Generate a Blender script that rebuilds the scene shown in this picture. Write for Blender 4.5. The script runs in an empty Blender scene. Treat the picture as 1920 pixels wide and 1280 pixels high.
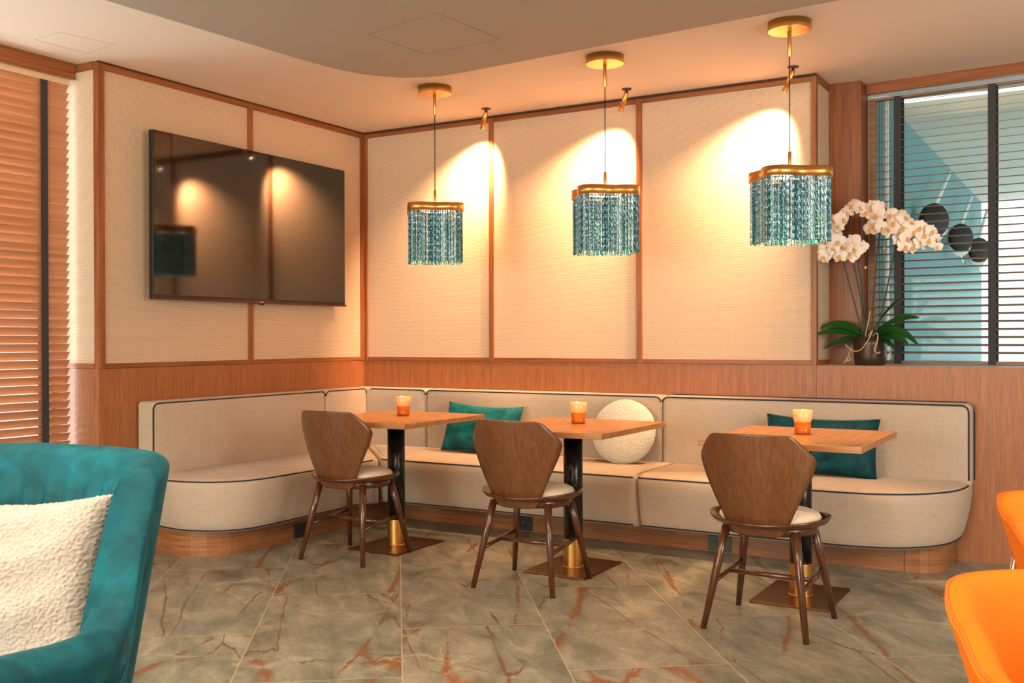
import bpy, bmesh, math, random
from mathutils import Vector, Matrix
random.seed(7)
SC = bpy.context.scene
COL = SC.collection
R = math.radians
pi = math.pi

# ------------------------------------------------------------------ camera, world, exposure, big lights
cd = bpy.data.cameras.new('camera'); cam = bpy.data.objects.new('camera', cd); COL.objects.link(cam)
SC.camera = cam
cd.sensor_fit = 'HORIZONTAL'; cd.sensor_width = 36.0; cd.lens = 1905.26 / 1920 * 36
cd.clip_start = 0.05; cd.clip_end = 200
_yaw, _pitch, _roll = 0.529773, -0.003544, -0.0029
_F = Vector((-math.sin(_yaw), math.cos(_yaw), 0)); _R = Vector((math.cos(_yaw), math.sin(_yaw), 0)); _U = Vector((0, 0, 1))
_F2 = _F * math.cos(_pitch) + _U * math.sin(_pitch); _U2 = _U * math.cos(_pitch) - _F * math.sin(_pitch)
_R3 = _R * math.cos(_roll) + _U2 * math.sin(_roll); _U3 = _U2 * math.cos(_roll) - _R * math.sin(_roll)
m = Matrix((_R3, _U3, -_F2)).transposed().to_4x4(); m.translation = Vector((4.72924, -5.91601, 1.2))
cam.matrix_world = m

W = bpy.data.worlds.new('daylight'); SC.world = W; W.use_nodes = True
bg = W.node_tree.nodes['Background']; bg.inputs[0].default_value = (0.86, 0.96, 1.0, 1); bg.inputs[1].default_value = 1.1
SC.view_settings.view_transform = 'Standard'; SC.view_settings.look = 'None'; SC.view_settings.gamma = 1
SC.view_settings.use_curve_mapping = False; SC.view_settings.exposure = 0.82

def area_light(name, loc, aim, size, size_y, power, color):
    l = bpy.data.lights.new(name, 'AREA'); l.shape = 'RECTANGLE'; l.size = size; l.size_y = size_y
    l.energy = power; l.color = color
    o = bpy.data.objects.new(name, l); COL.objects.link(o); o.location = loc
    o.rotation_euler = (Vector(aim) - Vector(loc)).to_track_quat('-Z', 'Y').to_euler()
    return o
WARM = (1.0, 0.56, 0.24); SOFTWARM = (1.0, 0.66, 0.36); DAY = (0.86, 0.95, 1.0)
# daylight through the tall windows: behind the blinds at the left, and in the wall behind the viewer
area_light('daylight_left_window', (-0.50, -4.3, 1.5), (3, -4.3, 1.3), 3.9, 2.3, 130, DAY)
area_light('daylight_street_windows', (2.2, -8.85, 1.35), (2.2, 0, 0.2), 5.5, 1.6, 165, (.95, 1.0, 0.86))
area_light('daylight_side_window', (6.9, -2.6, 1.5), (3.4, -.2, .7), 2.6, 1.7, 80, (1.0, .98, .86))
# added fill lights out of frame, standing for no real lamps
cl = area_light('overhead_fill', (2.9, -3.9, 2.58), (2.8, -3.2, 0), 3.4, 2.4, 46, (1.0, .88, .66))  # added overhead fill for floor, tables and lower walls
cl.data.spread = R(115)
area_light('upper_wall_fill', (4.2, -7.0, 2.45), (.6, -.4, 2.5), 2.4, .5, 58, (1.0, .36, .10))  # added fill behind the viewer, turns the upper walls orange

# ------------------------------------------------------------------ materials
def nm(name):
    mt = bpy.data.materials.new(name); mt.use_nodes = True
    nt = mt.node_tree; b = nt.nodes['Principled BSDF']
    return mt, nt, b
def N(nt, t, **kw):
    n = nt.nodes.new(t)
    for k, v in kw.items(): setattr(n, k, v)
    return n
def plain(name, col, rough=0.5, metal=0.0, spec=0.5, emit=None, es=0.0, sheen=0.0, alpha=1.0):
    mt, nt, b = nm(name)
    b.inputs['Base Color'].default_value = (*col, 1); b.inputs['Roughness'].default_value = rough
    b.inputs['Metallic'].default_value = metal; b.inputs['Specular IOR Level'].default_value = spec
    if emit: b.inputs['Emission Color'].default_value = (*emit, 1); b.inputs['Emission Strength'].default_value = es
    if sheen: b.inputs['Sheen Weight'].default_value = sheen; b.inputs['Sheen Roughness'].default_value = 0.4
    return mt
def ramp(nt, stops):
    r = N(nt, 'ShaderNodeValToRGB'); e = r.color_ramp.elements
    while len(e) < len(stops): e.new(0.5)
    for i, (p, c) in enumerate(stops): e[i].position = p; e[i].color = (*c, 1) if len(c) == 3 else c
    return r
def coords(nt, scale=(1, 1, 1), rot=(0, 0, 0), loc=(0, 0, 0)):
    tc = N(nt, 'ShaderNodeTexCoord'); mp = N(nt, 'ShaderNodeMapping')
    mp.inputs['Scale'].default_value = scale; mp.inputs['Rotation'].default_value = rot; mp.inputs['Location'].default_value = loc
    nt.links.new(tc.outputs['Object'], mp.inputs['Vector']); return mp.outputs['Vector']
def noise(nt, vec, scale, detail=4, rough=0.55, dist=0.0):
    n = N(nt, 'ShaderNodeTexNoise'); n.inputs['Scale'].default_value = scale; n.inputs['Detail'].default_value = detail
    n.inputs['Roughness'].default_value = rough; n.inputs['Distortion'].default_value = dist
    nt.links.new(vec, n.inputs['Vector']); return n
def math_n(nt, op, a, b=None, c=None):
    n = N(nt, 'ShaderNodeMath', operation=op)
    for i, v in enumerate((a, b, c)):
        if v is None: continue
        if isinstance(v, (int, float)): n.inputs[i].default_value = v
        else: nt.links.new(v, n.inputs[i])
    return n.outputs[0]
def mixc(nt, fac, a, b, mode='MIX'):
    n = N(nt, 'ShaderNodeMix', data_type='RGBA', blend_type=mode)
    for i, v in ((0, fac), (6, a), (7, b)):
        if isinstance(v, (int, float)): n.inputs[i].default_value = v
        elif isinstance(v, tuple): n.inputs[i].default_value = (*v, 1)
        else: nt.links.new(v, n.inputs[i])
    return n.outputs[2]
def bump(nt, b, h, strength, dist=0.002):
    n = N(nt, 'ShaderNodeBump'); n.inputs['Strength'].default_value = strength; n.inputs['Distance'].default_value = dist
    nt.links.new(h, n.inputs['Height']); nt.links.new(n.outputs[0], b.inputs['Normal'])

def wood(name, dark, mid, light, grain='z', rough=0.42, fine=1.0, spec=0.4, coat=0.0):
    mt, nt, b = nm(name)
    s = {'z': (1, 1, .035), 'x': (.035, 1, 1), 'y': (1, .035, 1), 'h': (.035, .035, 1)}[grain]
    v = coords(nt, s)
    n1 = noise(nt, v, 90 * fine, 4, .6); n2 = noise(nt, v, 16 * fine, 3, .5, .4)
    r1 = ramp(nt, [(.3, dark), (.5, mid), (.72, light)]); nt.links.new(n1.outputs[0], r1.inputs[0])
    r2 = ramp(nt, [(.35, (.88, .88, .88)), (.65, (1.06, 1.06, 1.06))]); nt.links.new(n2.outputs[0], r2.inputs[0])
    nt.links.new(mixc(nt, 1.0, r1.outputs[0], r2.outputs[0], 'MULTIPLY'), b.inputs['Base Color'])
    b.inputs['Roughness'].default_value = rough; b.inputs['Specular IOR Level'].default_value = spec
    b.inputs['Coat Weight'].default_value = coat; b.inputs['Coat Roughness'].default_value = .12
    bump(nt, b, n1.outputs[0], .12, .001)
    return mt
OAK = wood('oak_veneer_vertical', (.25, .086, .029), (.335, .125, .045), (.415, .170, .068), 'z', .38, 1.9)
OAKX = wood('oak_veneer_horizontal', (.22, .085, .03), (.36, .15, .06), (.46, .22, .10), 'x', .35, 1.2)
OAKY = wood('oak_veneer_depth', (.22, .085, .03), (.36, .15, .06), (.46, .22, .10), 'y', .35, 1.2)
TRIM = wood('oak_trim', (.20, .058, .017), (.29, .092, .028), (.36, .13, .045), 'z', .38, .8)
TRIMX = wood('oak_trim_x', (.20, .058, .017), (.29, .092, .028), (.36, .13, .045), 'x', .38, .8)
TRIMY = wood('oak_trim_y', (.20, .058, .017), (.29, .092, .028), (.36, .13, .045), 'y', .38, .8)
WALNUT = wood('walnut_shell', (.11, .040, .013), (.145, .055, .018), (.18, .072, .025), 'z', .32, .9, .5, .25)
WALNUTS = wood('walnut_frame', (.055, .016, .006), (.085, .025, .009), (.115, .038, .014), 'z', .25, .7, .5, .6)
TABLE = wood('table_oak', (.44, .19, .058), (.50, .225, .075), (.55, .26, .09), 'y', .26, 1.6, .5, .15)
TABLEE = wood('table_edge', (.30, .12, .04), (.42, .19, .07), (.52, .27, .12), 'x', .35, 1.4)
SLAT = wood('blind_slat_wood', (.42, .20, .10), (.50, .25, .13), (.56, .30, .17), 'y', .45, .6)
SLATX = wood('blind_slat_wood_x', (.20, .10, .055), (.26, .135, .075), (.32, .18, .11), 'x', .5, .6)

def weave(name, c1, c2):
    mt, nt, b = nm(name)
    tc = N(nt, 'ShaderNodeTexCoord'); sp = N(nt, 'ShaderNodeSeparateXYZ'); nt.links.new(tc.outputs['Object'], sp.inputs[0])
    u = math_n(nt, 'ADD', sp.outputs[0], sp.outputs[1]); cb = N(nt, 'ShaderNodeCombineXYZ')
    nt.links.new(math_n(nt, 'ADD', u, 20.0), cb.inputs[0]); nt.links.new(sp.outputs[2], cb.inputs[1])
    br = N(nt, 'ShaderNodeTexBrick'); nt.links.new(cb.outputs[0], br.inputs['Vector'])
    br.inputs['Scale'].default_value = 1; br.inputs['Brick Width'].default_value = .019; br.inputs['Row Height'].default_value = .0095
    br.inputs['Mortar Size'].default_value = .0018; br.inputs['Mortar Smooth'].default_value = .8
    br.inputs['Color1'].default_value = (*c1, 1); br.inputs['Color2'].default_value = (*[c * .94 for c in c1], 1); br.inputs['Mortar'].default_value = (*c2, 1)
    nt.links.new(br.outputs[0], b.inputs['Base Color']); b.inputs['Roughness'].default_value = .85; b.inputs['Specular IOR Level'].default_value = .2
    bump(nt, b, math_n(nt, 'SUBTRACT', 1.0, br.outputs[1]), .55, .002)
    return mt
WEAVE = weave('woven_wall_fabric', (.68, .54, .395), (.47, .345, .235))

def linen(name, c, k=.80, sc=1.0, sheen=.15):
    mt, nt, b = nm(name)
    a = noise(nt, coords(nt, (400 * sc, 400 * sc, 12 * sc)), 1, 2); d = noise(nt, coords(nt, (14 * sc, 14 * sc, 400 * sc)), 1, 2)
    s = math_n(nt, 'ADD', math_n(nt, 'MULTIPLY', a.outputs[0], .5), math_n(nt, 'MULTIPLY', d.outputs[0], .5))
    big = noise(nt, coords(nt), 3, 3)
    s2 = math_n(nt, 'ADD', s, math_n(nt, 'MULTIPLY', math_n(nt, 'SUBTRACT', big.outputs[0], .5), .25))
    r = ramp(nt, [(.3, tuple(x * k for x in c)), (.7, tuple(min(1, x * 1.08) for x in c))]); nt.links.new(s2, r.inputs[0])
    nt.links.new(r.outputs[0], b.inputs['Base Color']); b.inputs['Roughness'].default_value = .9
    b.inputs['Specular IOR Level'].default_value = .15; b.inputs['Sheen Weight'].default_value = sheen
    wr = noise(nt, coords(nt, (9, 9, 2.2)), 1, 2, .5, .6)
    bump(nt, b, math_n(nt, 'ADD', math_n(nt, 'MULTIPLY', s, .06), wr.outputs[0]), .35, .012)
    return mt
LINEN = linen('beige_linen', (.50, .41, .325))
CREAM = linen('cream_seat_fabric', (.72, .62, .50), .9)
ORANGE = linen('orange_wool', (.88, .19, .012), .9, 1, .0)
NAVY = plain('navy_piping', (.008, .012, .03), .6)
ORWELT = plain('orange_welt', (.80, .14, .01), .7)

def velvet(name, c, hi, scale=5):
    mt, nt, b = nm(name)
    n = noise(nt, coords(nt, (1, 1, 1.6)), scale, 6, .62, .6)
    r = ramp(nt, [(.38, tuple(x * .55 for x in c)), (.55, c), (.72, tuple(x * 1.7 for x in c))]); nt.links.new(n.outputs[0], r.inputs[0])
    nt.links.new(r.outputs[0], b.inputs['Base Color']); b.inputs['Roughness'].default_value = .65; b.inputs['Specular IOR Level'].default_value = .22
    b.inputs['Sheen Weight'].default_value = .16; b.inputs['Sheen Roughness'].default_value = .3; b.inputs['Sheen Tint'].default_value = (*hi, 1)
    bump(nt, b, n.outputs[0], .25, .01)
    return mt
TEAL = velvet('teal_velvet', (.0, .088, .120), (.06, .45, .50), 6)
TEALP = velvet('teal_velvet_pillow', (.0, .13, .165), (.3, .7, .65), 9)
TEALD = velvet('dark_teal_velvet_pillow', (.0, .055, .075), (.15, .5, .5), 9)

def boucle(name, c, sc):
    mt, nt, b = nm(name)
    v = N(nt, 'ShaderNodeTexVoronoi'); v.inputs['Scale'].default_value = sc
    nz = noise(nt, coords(nt), sc * .9, 3)
    nt.links.new(mixc(nt, .35, coords(nt), nz.outputs[1]), v.inputs['Vector'])
    r = ramp(nt, [(.0, c), (.75, tuple(x * .8 for x in c))]); nt.links.new(v.outputs[0], r.inputs[0])
    nt.links.new(r.outputs[0], b.inputs['Base Color']); b.inputs['Roughness'].default_value = .95; b.inputs['Specular IOR Level'].default_value = .1
    b.inputs['Sheen Weight'].default_value = .5
    bump(nt, b, math_n(nt, 'SUBTRACT', 1.0, v.outputs[0]), .45, .005)
    return mt
BOUCLE = boucle('white_boucle', (.59, .58, .54), 120)
BOUCLER = boucle('cream_boucle', (.86, .80, .68), 110)

def brushed(name, c, rough):
    mt, nt, b = nm(name)
    n = noise(nt, coords(nt, (20, 20, 300)), 1, 2)
    b.inputs['Base Color'].default_value = (*c, 1); b.inputs['Metallic'].default_value = 1
    nt.links.new(math_n(nt, 'ADD', math_n(nt, 'MULTIPLY', n.outputs[0], .16), rough - .08), b.inputs['Roughness'])
    return mt
BRASS = brushed('brushed_brass', (.72, .40, .12), .34)
BRASSB = plain('bronze_plate', (.20, .095, .035), .36, 1)
BLACKM = plain('black_lacquer', (.006, .008, .010), .22)
BLACK = plain('black_plastic', (.008, .008, .009), .4)
CORD = plain('black_cord', (.01, .01, .01), .6)
CHROME = plain('chrome', (.8, .78, .75), .15, 1)
WHITE = plain('white_paint', (.80, .80, .78), .5)
TAPE = plain('charcoal_tape', (.035, .036, .04), .8)
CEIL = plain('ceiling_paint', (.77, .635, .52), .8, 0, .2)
SOFF = plain('soffit_shaded', (.37, .295, .225), .85, 0, .2)  # darker than the ceiling: its weaker light is put into the colour
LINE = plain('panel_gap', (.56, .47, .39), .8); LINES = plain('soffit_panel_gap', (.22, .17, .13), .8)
def screen():
    mt, nt, b = nm('tv_screen'); b.inputs['Base Color'].default_value = (.004, .004, .004, 1)
    b.inputs['Roughness'].default_value = .06; b.inputs['IOR'].default_value = 1.8; return mt
SCREEN = screen()

def marble():
    mt, nt, b = nm('marble_tiles')
    a = R(36.8); tc = N(nt, 'ShaderNodeTexCoord'); sp = N(nt, 'ShaderNodeSeparateXYZ'); nt.links.new(tc.outputs['Object'], sp.inputs[0])
    X, Y = sp.outputs[0], sp.outputs[1]
    def lin(ca, cb_, off): return math_n(nt, 'ADD', math_n(nt, 'ADD', math_n(nt, 'MULTIPLY', X, ca), math_n(nt, 'MULTIPLY', Y, cb_)), off)
    e = lin(math.cos(a), math.sin(a), -.257 + 20 * .597); d = lin(-math.sin(a), math.cos(a), 3.9525 + 20 * 1.205)
    cb = N(nt, 'ShaderNodeCombineXYZ'); nt.links.new(d, cb.inputs[0]); nt.links.new(e, cb.inputs[1])
    br = N(nt, 'ShaderNodeTexBrick', offset=.5, offset_frequency=2); nt.links.new(cb.outputs[0], br.inputs['Vector'])
    for k, v in (('Scale', 1), ('Mortar Size', .0022), ('Mortar Smooth', .1), ('Brick Width', 1.205), ('Row Height', .597), ('Bias', 0)): br.inputs[k].default_value = v
    br.inputs['Color1'].default_value = (0, 0, 0, 1); br.inputs['Color2'].default_value = (1, 1, 1, 1); br.inputs['Mortar'].default_value = (0, 0, 0, 1)
    rnd = math_n(nt, 'MULTIPLY', br.outputs[0], 37.0)
    c3 = N(nt, 'ShaderNodeCombineXYZ'); nt.links.new(d, c3.inputs[0]); nt.links.new(e, c3.inputs[1]); nt.links.new(rnd, c3.inputs[2])
    V = c3.outputs[0]
    def mp(scale, rot=0, loc=(0, 0, 0)):
        q = N(nt, 'ShaderNodeMapping'); q.inputs['Rotation'].default_value = (0, 0, rot); nt.links.new(V, q.inputs['Vector'])
        n = N(nt, 'ShaderNodeMapping'); n.inputs['Scale'].default_value = scale; n.inputs['Location'].default_value = loc
        nt.links.new(q.outputs[0], n.inputs['Vector']); return n.outputs[0]
    cl = noise(nt, mp((1, 2.0, 1), R(12)), 3.2, 8, .68, .5)
    base = ramp(nt, [(.28, (.10, .105, .083)), (.44, (.215, .21, .165)), (.58, (.32, .30, .235)), (.74, (.48, .43, .33))]); nt.links.new(cl.outputs[0], base.inputs[0])
    gr = noise(nt, mp((1.2, 1.2, 1)), 38, 4, .7)
    col = mixc(nt, .35, base.outputs[0], mixc(nt, 1.0, base.outputs[0], ramp_out(nt, gr.outputs[0], [(.3, (.6, .6, .6)), (.7, (1.35, 1.35, 1.3))]), 'MULTIPLY'))
    def vein(scale, rot, loc, nsc, width, dist, th):
        vv = mp(scale, rot, loc); nz = noise(nt, vv, 1.6, 5, .62)
        ad = N(nt, 'ShaderNodeVectorMath', operation='MULTIPLY_ADD'); nt.links.new(nz.outputs[1], ad.inputs[0]); ad.inputs[1].default_value = (dist, dist, 0); nt.links.new(vv, ad.inputs[2])
        vo = N(nt, 'ShaderNodeTexVoronoi', feature='DISTANCE_TO_EDGE'); vo.inputs['Scale'].default_value = nsc; nt.links.new(ad.outputs[0], vo.inputs['Vector'])
        w = noise(nt, mp((1, 1, 1), 0, loc), 2.0, 4, .65)
        ww = math_n(nt, 'MULTIPLY', math_n(nt, 'MAXIMUM', math_n(nt, 'SUBTRACT', w.outputs[0], th), 0.0), width)
        x = N(nt, 'ShaderNodeMapRange', interpolation_type='SMOOTHSTEP'); nt.links.new(vo.outputs[0], x.inputs[0])
        nt.links.new(math_n(nt, 'ADD', ww, .006), x.inputs[2]); x.inputs[1].default_value = 0.0
        x.inputs[3].default_value = 1; x.inputs[4].default_value = 0
        pres = ramp_out(nt, w.outputs[0], [(th - .04, (0, 0, 0)), (th + .05, (1, 1, 1))])
        return math_n(nt, 'MULTIPLY', x.outputs[0], pres)
    v1 = vein((.42, 1.9, 1), R(-10), (0, 0, 0), 1.0, .34, .30, .47)
    v2 = vein((.45, 1.9, 1), R(6), (3, 7, 2), 1.35, .08, .34, .44)
    rust = mixc(nt, gr.outputs[0], (.10, .032, .012), (.40, .15, .045))
    col = mixc(nt, v2, col, (.19, .085, .045)); col = mixc(nt, math_n(nt, 'MULTIPLY', v1, .92), col, rust)
    pale = vein((1.0, 1.5, 1), R(50), (9, 1, 4), 1.3, .15, .6, .52)
    col = mixc(nt, math_n(nt, 'MULTIPLY', pale, .5), col, (.55, .43, .25))
    col = mixc(nt, br.outputs[1], col, (.50, .42, .29))
    nt.links.new(col, b.inputs['Base Color'])
    nt.links.new(math_n(nt, 'ADD', math_n(nt, 'MULTIPLY', cl.outputs[0], .25), .24), b.inputs['Roughness'])
    b.inputs['Specular IOR Level'].default_value = .35
    return mt
def ramp_out(nt, src, stops):
    r = ramp(nt, stops); nt.links.new(src, r.inputs[0]); return r.outputs[0]
MARBLE = marble()

def glass_mat(name, tint, fac_gloss=.10, tr=1.0):
    mt = bpy.data.materials.new(name); mt.use_nodes = True; nt = mt.node_tree; nt.nodes.clear()
    out = N(nt, 'ShaderNodeOutputMaterial'); t = N(nt, 'ShaderNodeBsdfTransparent'); g = N(nt, 'ShaderNodeBsdfGlossy'); mx = N(nt, 'ShaderNodeMixShader')
    t.inputs[0].default_value = (*tint, 1); g.inputs['Roughness'].default_value = .05
    f = N(nt, 'ShaderNodeFresnel'); f.inputs[0].default_value = 1.22
    nt.links.new(f.outputs[0], mx.inputs[0]); nt.links.new(t.outputs[0], mx.inputs[1]); nt.links.new(g.outputs[0], mx.inputs[2]); nt.links.new(mx.outputs[0], out.inputs[0])
    return mt
PANE = glass_mat('window_glass', (.94, .97, .96))
def amber():
    mt, nt, b = nm('amber_glass'); b.inputs['Base Color'].default_value = (1.0, .36, .05, 1); b.inputs['Roughness'].default_value = .06
    b.inputs['Transmission Weight'].default_value = .85; b.inputs['IOR'].default_value = 1.3; return mt
AMBER = amber()
AMBERT = plain('speckled_amber_rim', (.85, .50, .22), .25, 0, .8)
def fringe_mat():
    mt, nt, b = nm('beaded_glass_fringe')
    at = N(nt, 'ShaderNodeAttribute', attribute_name='tone'); 
    n = noise(nt, coords(nt, (60, 60, 260)), 1, 2, .7)
    s = math_n(nt, 'ADD', math_n(nt, 'MULTIPLY', at.outputs[2], .55), math_n(nt, 'MULTIPLY', n.outputs[0], .75))
    r = ramp_out(nt, s, [(.30, (.004, .045, .07)), (.52, (.012, .13, .185)), (.70, (.11, .31, .38)), (.90, (.74, .82, .84))])
    nt.links.new(r, b.inputs['Base Color']); b.inputs['Roughness'].default_value = .18; b.inputs['Metallic'].default_value = .25
    b.inputs['Specular IOR Level'].default_value = .9; b.inputs['Transmission Weight'].default_value = .0
    return mt
FRINGE = fringe_mat()
BULB = plain('lamp_diffuser', (1, .9, .8), .5, 0, .5, (1.0, .75, .5), 14)
SPOTGL = plain('spot_lens', (1, .9, .8), .5, 0, .5, (1.0, .7, .4), 30)
POTM = plain('bronze_glaze', (.055, .036, .024), .30, .55)
PETAL = plain('orchid_petal', (.86, .78, .70), .6, 0, .3); PETAL.node_tree.nodes['Principled BSDF'].inputs['Subsurface Weight'].default_value = .0
LIP = plain('orchid_lip', (.75, .40, .10), .5)
LEAF = plain('orchid_leaf', (.010, .085, .012), .30, 0, .5)
STEM = plain('orchid_stem', (.022, .035, .010), .5)
ROOT = plain('orchid_root', (.50, .36, .20), .6)
TEALW = plain('terrace_wall_teal', (.16, .34, .36), .85)
TERR = plain('terrace_ceiling', (.72, .70, .62), .85)
SOCK = plain('dark_socket', (.02, .03, .032), .35)
SOCKG = plain('grey_green_socket', (.035, .07, .07), .35)
SILV = plain('small_silver_mark', (.7, .7, .7), .3, 1)
WAX = plain('candle_wax', (.95, .55, .2), .5, 0, .4)

# ------------------------------------------------------------------ mesh helpers
def new_obj(name, verts, faces, mats, parent=None, smooth=False, midx=None, loc=None):
    me = bpy.data.meshes.new(name); me.from_pydata([tuple(v) for v in verts], [], faces)
    for mt in (mats if isinstance(mats, (list, tuple)) else [mats]): me.materials.append(mt)
    if midx: me.polygons.foreach_set('material_index', midx)
    bm = bmesh.new(); bm.from_mesh(me); bmesh.ops.recalc_face_normals(bm, faces=bm.faces); bm.to_mesh(me); bm.free()
    if smooth: me.polygons.foreach_set('use_smooth', [True] * len(me.polygons))
    o = bpy.data.objects.new(name, me); COL.objects.link(o)
    if parent: o.parent = parent
    if loc: o.location = loc
    return o
class MB:
    def __init__(s): s.v = []; s.f = []; s.m = []; s.cur = 0
    def add(s, vs, fs):
        k = len(s.v); s.v += [Vector(v) for v in vs]; s.f += [tuple(i + k for i in f) for f in fs]; s.m += [s.cur] * len(fs)
    def box(s, x0, x1, y0, y1, z0, z1, M=None):
        vs = [Vector((x, y, z)) for x in (x0, x1) for y in (y0, y1) for z in (z0, z1)]
        if M: vs = [M @ v for v in vs]
        s.add(vs, [(0, 1, 3, 2), (4, 6, 7, 5), (0, 4, 5, 1), (2, 3, 7, 6), (0, 2, 6, 4), (1, 5, 7, 3)])
    def tube(s, pts, rad, n=8, caps=True, closed=False):
        pts = [Vector(p) for p in pts]; L = len(pts); rr = rad if isinstance(rad, (list, tuple)) else [rad] * L
        up = None; vs = []
        for i, p in enumerate(pts):
            a = pts[i - 1] if (i or closed) else p; c = pts[(i + 1) % L] if (i < L - 1 or closed) else p
            t = (c - a).normalized()
            if up is None: up = t.orthogonal().normalized()
            up = (up - t * up.dot(t)).normalized(); w = t.cross(up)
            vs += [p + (up * math.cos(2 * pi * k / n) + w * math.sin(2 * pi * k / n)) * rr[i] for k in range(n)]
        fs = []
        for i in range(L if closed else L - 1):
            j = (i + 1) % L
            fs += [(i * n + k, i * n + (k + 1) % n, j * n + (k + 1) % n, j * n + k) for k in range(n)]
        if caps and not closed: fs += [tuple(range(n)), tuple(range((L - 1) * n, L * n))]
        s.add(vs, fs)
    def lathe(s, prof, n=32, c=(0, 0, 0), sx=1, sy=1, cap=True):
        vs = [(c[0] + r * math.cos(2 * pi * k / n) * sx, c[1] + r * math.sin(2 * pi * k / n) * sy, c[2] + z) for r, z in prof for k in range(n)]
        fs = [(i * n + k, i * n + (k + 1) % n, (i + 1) * n + (k + 1) % n, (i + 1) * n + k) for i in range(len(prof) - 1) for k in range(n)]
        if cap: fs += [tuple(range(n)), tuple(range((len(prof) - 1) * n, len(prof) * n))]
        s.add(vs, fs)
    def cyl(s, a, b_, r0, r1=None, n=20): s.tube([a, b_], [r0, r0 if r1 is None else r1], n)
    def loft(s, loops, cap0=True, cap1=True, closed=True):
        n = len(loops[0]); vs = [v for l in loops for v in l]; fs = []
        for i in range(len(loops) - 1):
            for k in range(n if closed else n - 1): fs.append((i * n + k, i * n + (k + 1) % n, (i + 1) * n + (k + 1) % n, (i + 1) * n + k))
        if cap0: fs.append(tuple(range(n)))
        if cap1: fs.append(tuple(range((len(loops) - 1) * n, len(loops) * n)))
        s.add(vs, fs)
    def build(s, name, mats, parent=None, smooth=False, bevel=0, seg=2, loc=None, auto=False):
        o = new_obj(name, s.v, s.f, mats, parent, smooth, s.m, loc)
        if bevel:
            md = o.modifiers.new('bevel', 'BEVEL'); md.width = bevel; md.segments = seg; md.limit_method = 'ANGLE'; md.angle_limit = R(40)
        if auto or (bevel and smooth):
            w = o.modifiers.new('wn', 'WEIGHTED_NORMAL'); w.keep_sharp = True
        return o
def tag(o, label=None, cat=None, group=None, kind=None):
    if label: o['label'] = label
    if cat: o['category'] = cat
    if group: o['group'] = group
    if kind: o['kind'] = kind
    return o
def thing(name, loc, rz=0, label=None, cat=None, group=None):
    o = bpy.data.objects.new(name, None); COL.objects.link(o); o.location = loc; o.rotation_euler = (0, 0, rz); o.empty_display_size = .1
    return tag(o, label, cat, group)
def copy_tree(o, parent=None):
    c = o.copy(); COL.objects.link(c)
    if parent: c.parent = parent
    for ch in [x for x in bpy.data.objects if x.parent == o]: copy_tree(ch, c)
    return c
def bx(name, x0, x1, y0, y1, z0, z1, mat, parent=None, bevel=0, kind=None):
    b = MB(); b.box(x0, x1, y0, y1, z0, z1); o = b.build(name, mat, parent, False, bevel)
    if kind: o['kind'] = kind
    return o
def smoothpath(pts, per=6, closed=False):
    P = [Vector(p) for p in pts]; out = []; n = len(P)
    for i in range(n if closed else n - 1):
        g = lambda k: P[k % n] if closed else P[min(max(k, 0), n - 1)]
        p0, p1, p2, p3 = g(i - 1), g(i), g(i + 1), g(i + 2)
        for j in range(per):
            t = j / per
            out.append(.5 * ((2 * p1) + (p2 - p0) * t + (2 * p0 - 5 * p1 + 4 * p2 - p3) * t * t + (3 * p1 - p0 - 3 * p2 + p3) * t ** 3))
    if not closed: out.append(P[-1])
    return out

# ------------------------------------------------------------------ the setting
ZC = 2.712; ZS = 2.60; ZR = 1.037     # ceiling, soffit underside, top of the wainscot
XR = 7.0; YF = -9.0
bx('floor', -1.0, XR, YF, .0, -.05, 0, MARBLE, kind='structure')
ceil = bx('ceiling', -.9, XR, YF, .95, ZC, ZC + .1, CEIL, kind='structure')
def soffit():
    dl = Vector((1.236 - 1.157, -2.061 + 3.138)).normalized(); dr = Vector((3.772 - 1.823, -1.575 + 1.416)).normalized()
    A = Vector((1.157, -3.138)) - dl * 5.8
    pts = [A, Vector((1.157, -3.138)), Vector((1.236, -2.061))]
    c = [(1.262, -1.86), (1.285, -1.76), (1.325, -1.655), (1.385, -1.57), (1.46, -1.49), (1.577, -1.431), (1.68, -1.413), (1.823, -1.416)]
    pts += [Vector(q) for q in c] + [Vector((1.823, -1.416)) + dr * 5.2, Vector((XR, YF))]
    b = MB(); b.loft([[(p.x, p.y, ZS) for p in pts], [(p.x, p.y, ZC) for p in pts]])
    o = b.build('soffit', SOFF, ceil); o['kind'] = 'structure'; o['label'] = 'dropped soffit with a rounded corner, shade put into its colour'
    return o
soffit()
def outline_panel(pts, z, parent, name, mt=None):
    b = MB(); n = len(pts)
    for i in range(n):
        a = Vector((*pts[i], z)); c = Vector((*pts[(i + 1) % n], z)); t = (c - a).normalized(); w = Vector((-t.y, t.x, 0)) * .0018
        b.add([a + w, c + w, c - w, a - w, *(q - Vector((0, 0, .0012)) for q in (a + w, c + w, c - w, a - w))], [(0, 1, 2, 3), (4, 5, 6, 7), (0, 1, 5, 4), (2, 3, 7, 6), (1, 2, 6, 5), (0, 3, 7, 4)])
    o = b.build(name, mt or LINE, parent); o['kind'] = 'structure'
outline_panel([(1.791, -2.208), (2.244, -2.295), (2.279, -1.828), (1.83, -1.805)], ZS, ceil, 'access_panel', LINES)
outline_panel([(0.062, -2.701), (0.28, -2.717), (0.337, -2.439), (0.07, -2.405)], ZC, ceil, 'access_panel')

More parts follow.
